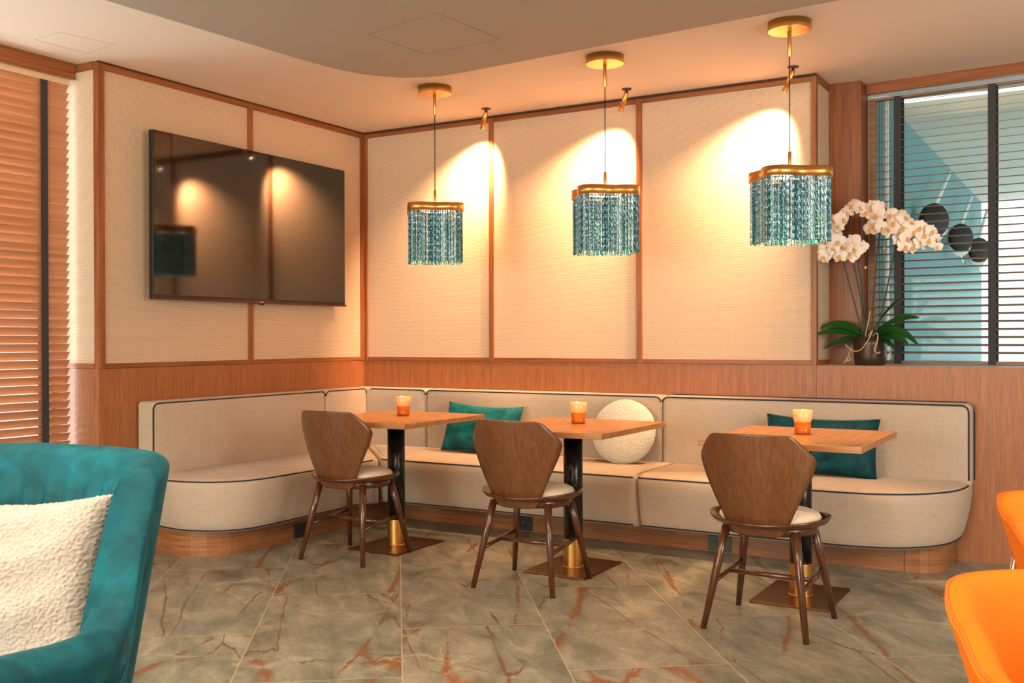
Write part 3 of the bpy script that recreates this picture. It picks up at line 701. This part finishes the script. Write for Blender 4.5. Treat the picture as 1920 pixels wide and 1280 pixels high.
# ------------------------------------------------------------------ pendants
def clover(Rr, a, n=96, rot=0, k=4): return [(Rr * (1 + a * math.cos(k * t + 0)) * math.cos(t + rot), Rr * (1 + a * math.cos(k * t)) * math.sin(t + rot)) for t in [2 * pi * i / n for i in range(n)]]
def make_pendant():
    p = thing('pendant_lamp', (0, 0, 0))
    b = MB(); b.lathe([(.100, 2.668), (.102, 2.670), (.102, 2.7115)], 48); b.build('canopy', BRASS, p, True, auto=True)
    b = MB(); b.cyl((0, 0, 2.545), (0, 0, 2.668), .0095, n=16); b.build('upper_rod', BRASS, p, True, auto=True)
    b = MB(); b.cyl((0, 0, 2.085), (0, 0, 2.55), .0028, n=8); b.build('cable', CORD, p, True)
    b = MB(); b.cyl((0, 0, 1.985), (0, 0, 2.09), .0085, n=16); b.build('lower_rod', BRASS, p, True, auto=True)
    o_, i_ = clover(.178, .16), clover(.174, .16)
    b = MB(); b.loft([[(*q, 1.952) for q in i_], [(*q, 1.952) for q in o_], [(*q, 2.000) for q in o_], [(*q, 2.000) for q in i_], [(*q, 1.952) for q in i_]], False, False)
    bd = b.build('brass_band', BRASS, p, True, auto=False)
    for pl in bd.data.polygons: pl.use_smooth = True
    b = MB(); b.loft([[(*q, 1.984) for q in i_], [(*q, 1.990) for q in i_]]); b.build('top_plate', BRASS, p)
    b = MB(); b.lathe([(.075, 1.962), (.09, 1.966), (.09, 1.984)], 32); b.build('diffuser', BULB, p)
    # fringe: fine beaded strands
    rnd = random.Random(3); vs = []; fs = []; tones = []
    def strand(x, y, zt, zb, tone):
        n = int((zt - zb) / .009); base = len(vs); ph = rnd.random() * 3
        for i in range(n + 1):
            z = zt - (zt - zb) * i / n; r = .0016 + .0013 * (i % 2); a0 = ph + i * .5
            for k in range(3): vs.append((x + r * math.cos(a0 + 2 * pi * k / 3), y + r * math.sin(a0 + 2 * pi * k / 3), z)); tones.append(tone)
        for i in range(n):
            for k in range(3): fs.append((base + i * 3 + k, base + i * 3 + (k + 1) % 3, base + (i + 1) * 3 + (k + 1) % 3, base + (i + 1) * 3 + k))
    N1 = 260; ring = clover(.170, .16, N1)
    for i, (x, y) in enumerate(ring):
        strand(x, y, 1.955, 1.652 + rnd.uniform(-.004, .006), rnd.random() ** 1.3)
    for i, (x, y) in enumerate(clover(.160, .16, 170)): strand(x, y, 1.955, 1.655 + rnd.uniform(-.004, .006), rnd.random() ** 1.6 * .8)
    f = new_obj('fringe', vs, fs, FRINGE, p); f['kind'] = 'stuff'
    at = f.data.attributes.new('tone', 'FLOAT', 'POINT'); at.data.foreach_set('value', tones)
    return p
PP = [(1.234, -.861), (2.401, -.944), (3.414, -1.025)]
p0 = make_pendant(); pn = [p0, copy_tree(p0), copy_tree(p0)]
for o, (x, y), rz, l in zip(pn, PP, (R(82), R(82), R(82)), ('blue beaded-fringe brass pendant lamp over the table nearest the corner', 'blue beaded-fringe brass pendant lamp over the middle table', 'blue beaded-fringe brass pendant lamp over the rightmost table')):
    o.location = (x, y, 0); o.rotation_euler = (0, 0, rz); tag(o, l, 'pendant lamp', 'fringed pendant lamps')
    l1 = bpy.data.lights.new('pendant_bulb', 'SPOT'); l1.energy = 46; l1.color = WARM; l1.spot_size = R(115); l1.spot_blend = .6; l1.shadow_soft_size = .05
    lo_ = bpy.data.objects.new('pendant_bulb', l1); COL.objects.link(lo_); lo_.location = (x, y, 1.945)

# ------------------------------------------------------------------ ceiling spotlights
def make_spot():
    s = thing('spotlight', (0, 0, 0))
    b = MB(); b.lathe([(.030, 2.706), (.030, 2.712)], 24); b.build('mount_plate', plain('spot_plate', (.10, .05, .03), .4, .6), s)
    b = MB(); b.cyl((0, 0, 2.706), (0, 0, 2.684), .007, n=10); b.build('joint', BLACK, s)
    h = bpy.data.objects.new('tmp', None)
    d = SDIR; a = Vector((0, 0, 2.690)); b = MB(); b.tube([a, a + d * .125], .0145, 24); bo = b.build('barrel', BRASS, s, True, auto=True)
    b = MB(); b.tube([a + d * .1252, a + d * .1262], .011, 20); b.build('lens', SPOTGL, bo)
    bpy.data.objects.remove(h)
    return s
SDIR = Vector((-.62, .47, -1)).normalized()
SP = [(1.199, -.216), (2.209, -.224), (3.215, -.209)]
SDIRS = SDIR
s0 = make_spot(); spn = [s0, copy_tree(s0), copy_tree(s0)]
for o, (x, y), rz, l in zip(spn, SP, (R(-8), R(0), R(0)), ('slim brass ceiling spotlight over the left stile of the back wall', 'slim brass ceiling spotlight to the right of the middle pendant', 'slim brass ceiling spotlight behind the rightmost pendant cable')):
    o.location = (x, y, 0); tag(o, l, 'spotlight', 'brass wall-washing spotlights')
    l1 = bpy.data.lights.new('spot_beam', 'SPOT'); l1.energy = 215; l1.color = (1.0, .52, .26); l1.spot_size = R(80); l1.spot_blend = 1.0; l1.shadow_soft_size = .025
    lo_ = bpy.data.objects.new('spot_beam', l1); COL.objects.link(lo_); dv = Matrix.Rotation(rz, 3, 'Z') @ SDIR; st = Vector((x, y, 2.69)) + dv * .135; lo_.location = st
    lo_.rotation_euler = dv.to_track_quat('-Z', 'Y').to_euler()

# ------------------------------------------------------------------ orchid
def orchid():
    o = thing('potted_orchid', (3.555, .155, ZR), 0, 'white orchid in a dark bronze pot on the window ledge', 'plant')
    b = MB(); b.lathe([(.078, 0), (.084, .006), (.088, .05), (.092, .12), (.093, .163), (.087, .165), (.084, .14), (.03, .135)], 40); b.build('pot', POTM, o, True)
    b = MB(); b.lathe([(.084, .137), (.05, .147), (.01, .15)], 24); b.build('potting_bark', plain('bark', (.10, .06, .03), .9), o)
    # flower mesh (faces -Y)
    fb = MB(); 
    def petal(ang, L, wd, cup, mi=0):
        fb.cur = mi; nL, nW = 6, 4; vs = []
        for i in range(nL + 1):
            t = i / nL; w = wd * math.sin(pi * min(1, (t * .86 + .10))) ** .7 if t < 1 else 0.002
            for j in range(nW + 1):
                s = 2 * j / nW - 1; x = w * s; y = -.006 - cup * t * (1 - t) * 1.5 + .006 * s * s + .010 * t; z = L * t
                vs.append(Vector((x * math.cos(ang) - z * math.sin(ang), y, x * math.sin(ang) + z * math.cos(ang))))
        fb.add(vs, [(i * (nW + 1) + j, i * (nW + 1) + j + 1, (i + 1) * (nW + 1) + j + 1, (i + 1) * (nW + 1) + j) for i in range(nL) for j in range(nW)])
    for a, L, w in ((0, .040, .015), (R(72 * 2 - 10), .038, .014), (-R(72 * 2 - 10), .038, .014)): petal(a, L, w, .004)
    for a in (R(68), -R(68)): petal(a, .043, .024, .010)
    fb.cur = 1; fb.lathe([(.003, -.0), (.006, .004), (.0055, .010), (.002, .013)], 8, (0, -.012, -.008))
    fb.add([(-.006, -.014, -.004), (.006, -.014, -.004), (.008, -.020, -.016), (0, -.022, -.024), (-.008, -.020, -.016)], [(0, 1, 2, 3, 4)])
    f0 = fb.build('flower', [PETAL, LIP], o, True)
    rnd = random.Random(11)
    def P(px, py, y=0): # helper offsets in the pot frame: x, z measured from pot base centre
        return Vector((px, y, py))
    stems = [[(-.03, .14, 0), (-.10, .42, -.01), (-.155, .64, -.03), (-.20, .70, -.06), (-.29, .70, -.09), (-.345, .665, -.11)],
             [(-.02, .14, .01), (-.045, .45, .0), (-.085, .72, -.01), (-.105, .84, -.03), (-.06, .905, -.05), (.02, .90, -.06), (.09, .86, -.06)],
             [(.01, .14, 0), (.025, .45, .0), (.05, .70, -.01), (.075, .80, -.03), (.13, .855, -.05), (.20, .82, -.06), (.27, .77, -.07), (.33, .73, -.08), (.37, .68, -.09)],
             [(.02, .14, .01), (.075, .35, .01), (.125, .60, 0), (.17, .72, -.02), (.24, .70, -.05), (.31, .66, -.06)],
             [(-.015, .14, -.01), (-.06, .45, -.01), (-.12, .70, -.02), (-.165, .78, -.05), (-.22, .80, -.08), (-.28, .79, -.09)]]
    for st in stems:
        pts = smoothpath([P(x, z, y) for x, z, y in st], 5); L = len(pts)
        b = MB(); b.tube(pts, [.0052 - .0028 * i / L for i in range(L)], 6); b.build('flower_stem', STEM, o, True)
    spots = [(-.335, .668, -.12), (-.30, .700, -.11), (-.265, .660, -.12), (-.275, .715, -.09), (-.235, .625, -.12), (-.21, .700, -.12), (-.175, .665, -.13), (-.20, .735, -.10), (-.145, .625, -.11), (-.155, .71, -.11),
             (-.105, .668, -.11), (-.06, .655, -.10), (-.075, .70, -.09), (-.09, .63, -.09), (-.03, .675, -.08),
             (-.29, .795, -.10), (-.25, .825, -.10), (-.22, .775, -.11), (-.19, .830, -.11), (-.15, .795, -.12), (-.13, .835, -.11), (-.175, .755, -.08),
             (-.105, .875, -.09), (-.075, .905, -.10), (-.035, .895, -.10), (.0, .865, -.09), (.03, .89, -.10), (.055, .85, -.10), (.07, .885, -.09),
             (.045, .795, -.11), (.085, .775, -.11), (.02, .77, -.09), (.13, .845, -.10), (.155, .80, -.11), (.125, .76, -.11), (.17, .84, -.08),
             (.205, .82, -.11), (.19, .765, -.11), (.235, .79, -.11), (.25, .745, -.10), (.215, .71, -.11), (.175, .70, -.10), (.205, .665, -.10), (.24, .66, -.09),
             (.285, .765, -.10), (.305, .72, -.10), (.345, .74, -.10), (.33, .69, -.10), (.365, .70, -.09), (.375, .655, -.09), (.29, .68, -.08)]
    for i, (x, z, y) in enumerate(spots):
        f = f0 if i == 0 else f0.copy()
        if i: COL.objects.link(f)
        f.parent = o; f.location = (x, y, z); s = rnd.uniform(.98, 1.28) * (.72 if i in (0, 48, 49) else 1)
        f.scale = (s, s, s); f.rotation_euler = (R(rnd.uniform(-25, 20)), R(rnd.uniform(-25, 25)), R(rnd.uniform(-30, 55)))
    lv = [((-.29, .20), (-.03, .17), .055, -.05, .075), ((-.28, .17), (-.03, .15), .05, -.10, .05), ((-.25, .095), (-.03, .14), .055, -.03, .03), ((.26, .27), (.01, .17), .05, .03, .05), ((.28, .11), (.01, .16), .065, -.06, .10), ((.24, .12), (.02, .13), .06, -.12, .06), ((.17, .385), (.0, .16), .045, .06, .06), ((.16, .09), (.01, .14), .05, -.09, .05)]
    for (tx, tz), (sx, sz), w, y, arch in lv:
        n = 12; vs = []
        for i in range(n + 1):
            t = i / n; c = Vector((sx + (tx - sx) * t, y * t * 1.6, sz + (tz - sz) * t + arch * t * (1 - t) * 2.2))
            ww = w * .68 * (math.sin(pi * min(.985, .12 + t * .88)) ** .6)
            for s, dz in ((-1, .012), (0, -.004), (1, .012)): vs.append(c + Vector((0, s * ww, dz * ww / .03 + s * ww * .55)))
        fs = [(i * 3 + j, i * 3 + j + 1, (i + 1) * 3 + j + 1, (i + 1) * 3 + j) for i in range(n) for j in range(2)]
        l = new_obj('leaf', vs, fs, LEAF, o, True); sd = l.modifiers.new('s', 'SOLIDIFY'); sd.thickness = .0025; sb = l.modifiers.new('sb', 'SUBSURF'); sb.levels = 1; sb.render_levels = 1
    roots = [[(.0, .16, -.07), (.03, .20, -.085), (.01, .145, -.10), (-.03, .09, -.105), (-.08, .085, -.09), (-.12, .12, -.08)],
             [(-.09, .10, -.06), (-.10, .06, -.09), (-.085, .035, -.10), (-.11, .03, -.10), (-.10, .05, -.10), (-.125, .01, -.10)],
             [(.02, .16, -.06), (.055, .185, -.09), (.06, .14, -.10), (.045, .09, -.103), (.06, .07, -.102), (.075, .08, -.10)],
             [(.06, .15, .0), (.12, .14, -.03), (.115, .09, -.04), (.12, .05, -.04), (.11, .045, -.04)],
             [(-.02, .15, -.04), (.0, .25, -.05), (.01, .31, -.04)]]
    for rt in roots:
        b = MB(); b.tube(smoothpath([P(x, z, y) for x, z, y in rt], 5), .0032, 6); b.build('aerial_root', ROOT, o, True)
    for x, z in ((.085, .665), (-.02, .56)):
        b = MB(); b.lathe([(.002, -.009), (.008, -.004), (.009, .002), (.004, .009)], 12, (x, -.02, z)); b.build('flower_bud', LIP, o, True)
orchid()

# ------------------------------------------------------------------ lamps on the terrace wall
def wall_lamp():
    w = thing('wall_lamp', (0, 0, 0))
    b = MB(); b.lathe([(.115, -.02), (.12, -.015), (.12, .015), (.115, .02)], 32); o = b.build('backplate', WHITE, w, True); o.rotation_euler = (R(90), 0, R(50)); o.location = (.10, .06, -.02)
    b = MB(); b.lathe([(.001, -.05), (.05, -.048), (.09, -.035), (.11, -.01), (.112, .02), (.10, .035)], 32); o = b.build('disc', CORD, w, True); o.rotation_euler = (R(90), 0, R(50)); o.location = (.12, -.02, 0)
    b = MB(); d = Vector((0, .92, .442)).normalized(); b.tube([Vector((.10, .12, .09)), Vector((.10, .93, .45))], .016, 10); b.build('rod', plain('white_rod', (.9, .88, .85), .4), w, True)
    b = MB(); b.tube([Vector((.10, -.04, -.06)), Vector((.10, .32, -.17))], .010, 10); b.build('lower_rod', bpy.data.materials['white_rod'], w, True)
    return w
wl0 = wall_lamp(); wls = [wl0, copy_tree(wl0), copy_tree(wl0)]
for o, y, l in zip(wls, (1.44, 2.88, 4.22), ('black disc wall lamp with a white rod outside, nearest the window', 'middle of the three black disc wall lamps on the teal wall outside', 'farthest and smallest of the black disc wall lamps outside')):
    o.location = (3.602, y, 1.984); tag(o, l, 'wall lamp', 'disc wall lamps beyond the right window')

# ------------------------------------------------------------------ upholstered tub shells
def tub(parent, name, path, hts, thick, zb, mats, flare, nprof=7, pleat=0, sink=.0):
    """path: plan points (outer centre line) from left arm tip round the back to the right arm tip; hts: rim height at each."""
    P = [Vector((q[0], q[1], 0)) for q in path]; n = len(P); loops = []; rim = []; oline = []; arc = 0
    for i, p in enumerate(P):
        a = P[max(i - 1, 0)]; c = P[min(i + 1, n - 1)]; t = (c - a).normalized(); nrm = Vector((t.y, -t.x, 0))
        if nrm.dot(p - Vector((0, -.02, 0))) < 0: nrm = -nrm
        H = hts[i]; th = thick[i] if isinstance(thick, list) else thick; L = []
        arc = 0 if i == 0 else arc + (p - a).length
        pl = pleat * max(0, min(1, (.42 - abs(p.x)) / .10)) * (1 if p.y < -.1 else 0)
        for k in range(9):       # outer side bottom to top
            s = k / 8; z = zb + (H - th * .45 - zb) * s; L.append(p + nrm * (th * .5 + flare * (z - H)) + Vector((0, 0, z)))
        for k in range(1, 8):    # rounded rim
            a_ = pi * k / 8; L.append(p + nrm * (th * .5 * math.cos(a_) + flare * (-.0)) + Vector((0, 0, H - th * .45 + th * .45 * math.sin(a_))))
        for k in range(15):
            s = 1 - k / 14; z = zb + (H - th * .45 - zb) * s
            dd = pl * (abs(math.sin(arc * 52 - 6.0 * s)) ** .6) * min(1, (1 - s) * 7 + .12) * min(1, s * 3)
            L.append(p + nrm * (-th * .5 + flare * (z - H) * .7 - sink * math.sin(pi * s) - dd) + Vector((0, 0, z)))
        oline.append(p + nrm * (th * .5 + .004 + flare * -.085) + Vector((0, 0, H - .085 - th * .2))); loops.append(L); rim.append(p + nrm * th * .34 + Vector((0, 0, H - th * .45 + th * .33)))
    b = MB(); b.loft(loops); o = b.build(name, mats, parent, True); 
    sb = o.modifiers.new('sb', 'SUBSURF'); sb.levels = 1; sb.render_levels = 1
    return o, rim, oline
def interp(keys, x):
    for (a, va), (c, vc) in zip(keys, keys[1:]):
        if x <= c:
            t = max(0, (x - a) / (c - a)); t = t * t * (3 - 2 * t); return va + (vc - va) * t
    return keys[-1][1]
# teal armchair
def armchair():
    c = thing('armchair', (2.56, -4.73, 0), 0, 'teal velvet wingback armchair with pleated back at the lower left', 'armchair')
    plan = [(sx * x, y) for sx, pts_ in ((-1, [(.38, .40), (.38, .25), (.38, .10), (.38, -.05), (.38, -.16), (.37, -.25), (.33, -.325), (.25, -.365), (.13, -.385)]), (1, [])) for x, y in pts_]; plan = plan + [(0, -.39)] + [(-x, y) for x, y in reversed(plan)]
    pts = smoothpath([(x, y, 0) for x, y in plan], 9); N_ = len(pts); pts = [(p.x, p.y) for p in pts]
    keys = [(-.5, .935), (-.29, .935), (-.20, .915), (-.13, .79), (-.08, .65), (-.02, .605), (.42, .655)]
    h = [interp(keys, y) + .012 * (1 - min(1, abs(x) / .4)) for x, y in pts]
    th = [interp([(-.5, .10), (-.1, .10), (.02, .13), (.5, .13)], y) for x, y in pts]
    o, rim, ol = tub(c, 'back_shell', pts, h, th, .17, TEAL, .17, pleat=.034, sink=.02)
    seat_o = rc([(-.30, -.31), (.30, -.31), (.30, .38), (-.30, .38)], [.12, .12, .08, .08])
    b = MB(); b.loft([[(*q, z) for q in offset(seat_o, d)] for d, z in ((.03, .18), (0, .22), (0, .40), (.02, .43), (.07, .445))]); b.build('seat_cushion', TEAL, c, True)
    for x, y in ((-.32, -.28), (.32, -.28), (-.34, .34), (.34, .34)):
        b = MB(); b.tube([(x, y, .19), (x * 1.06, y * 1.06, 0)], [.02, .013], 12); b.build('leg', WALNUTS, c, True)
    left = [v for v in ol if v.y > -.05 and v.x < 0]; right = [v for v in ol if v.y > -.05 and v.x > 0]
    for w in (left, right):
        b = MB(); b.tube(w, .005, 6); b.build('welt', TEAL, c, True)
    return c
ac = armchair(); ac.rotation_euler = (0, 0, R(180 + 30.35 - 8))
ac.location = (2.594, -4.71, 0)
pl_ = pillow('boucle_pillow', .50, .46, .19, BOUCLE, (2.583, -4.541, .635), (R(-17), 0, R(30.35 - 5)), 'white boucle square cushion on the teal armchair', seg=26, pinch=.06)
fuzz(pl_, .009, .005, 3)
# orange tub chairs
def orange_chair():
    c = thing('tub_chair', (0, 0, 0))
    plan = [(-.27, .26), (-.285, .12), (-.29, .0), (-.28, -.12), (-.235, -.215), (-.14, -.265), (0, -.28), (.14, -.265), (.235, -.215), (.28, -.12), (.29, .0), (.285, .12), (.27, .26)]
    pts = [(p.x, p.y) for p in smoothpath([(x, y, 0) for x, y in plan], 6)]
    keys = [(-.4, .725), (-.18, .72), (-.02, .68), (.12, .63), (.4, .60)]
    h = [interp(keys, y) for x, y in pts]
    o, rim, ol = tub(c, 'shell', pts, h, .055, .36, ORANGE, .30, sink=.01)
    b = MB(); b.tube(rim, .0035, 6); b.build('welt', ORWELT, o, True)
    so = rc([(-.22, -.20), (.22, -.20), (.22, .27), (-.22, .27)], [.12, .12, .07, .07])
    b = MB(); b.loft([[(*q, z) for q in offset(so, d)] for d, z in ((.02, .36), (0, .38), (0, .45), (.02, .47), (.06, .478))]); b.build('seat_cushion', ORANGE, c, True)
    for sx in (-1, 1):
        for sy in (-1, 1):
            b = MB(); b.tube([(sx * .235, sy * .16, .53), (sx * .255, sy * .20, .30), (sx * .27, sy * .24, 0)], .011, 12); b.build('leg', CHROME, c, True)
    return c
oc0 = orange_chair(); oc1 = copy_tree(oc0)
oc0.location = (4.785, -3.80, -.0); oc0.rotation_euler = (0, 0, R(180 + 30.35 - 8)); tag(oc0, 'orange upholstered tub chair nearest the viewer at the lower right', 'chair', 'orange tub chairs')
oc1.location = (4.77, -2.535, 0); oc1.rotation_euler = (0, 0, R(180 + 30.35 - 6)); tag(oc1, 'orange tub chair at the right edge, standing behind the nearer orange chair', 'chair', 'orange tub chairs')
bpy.context.view_layer.update()
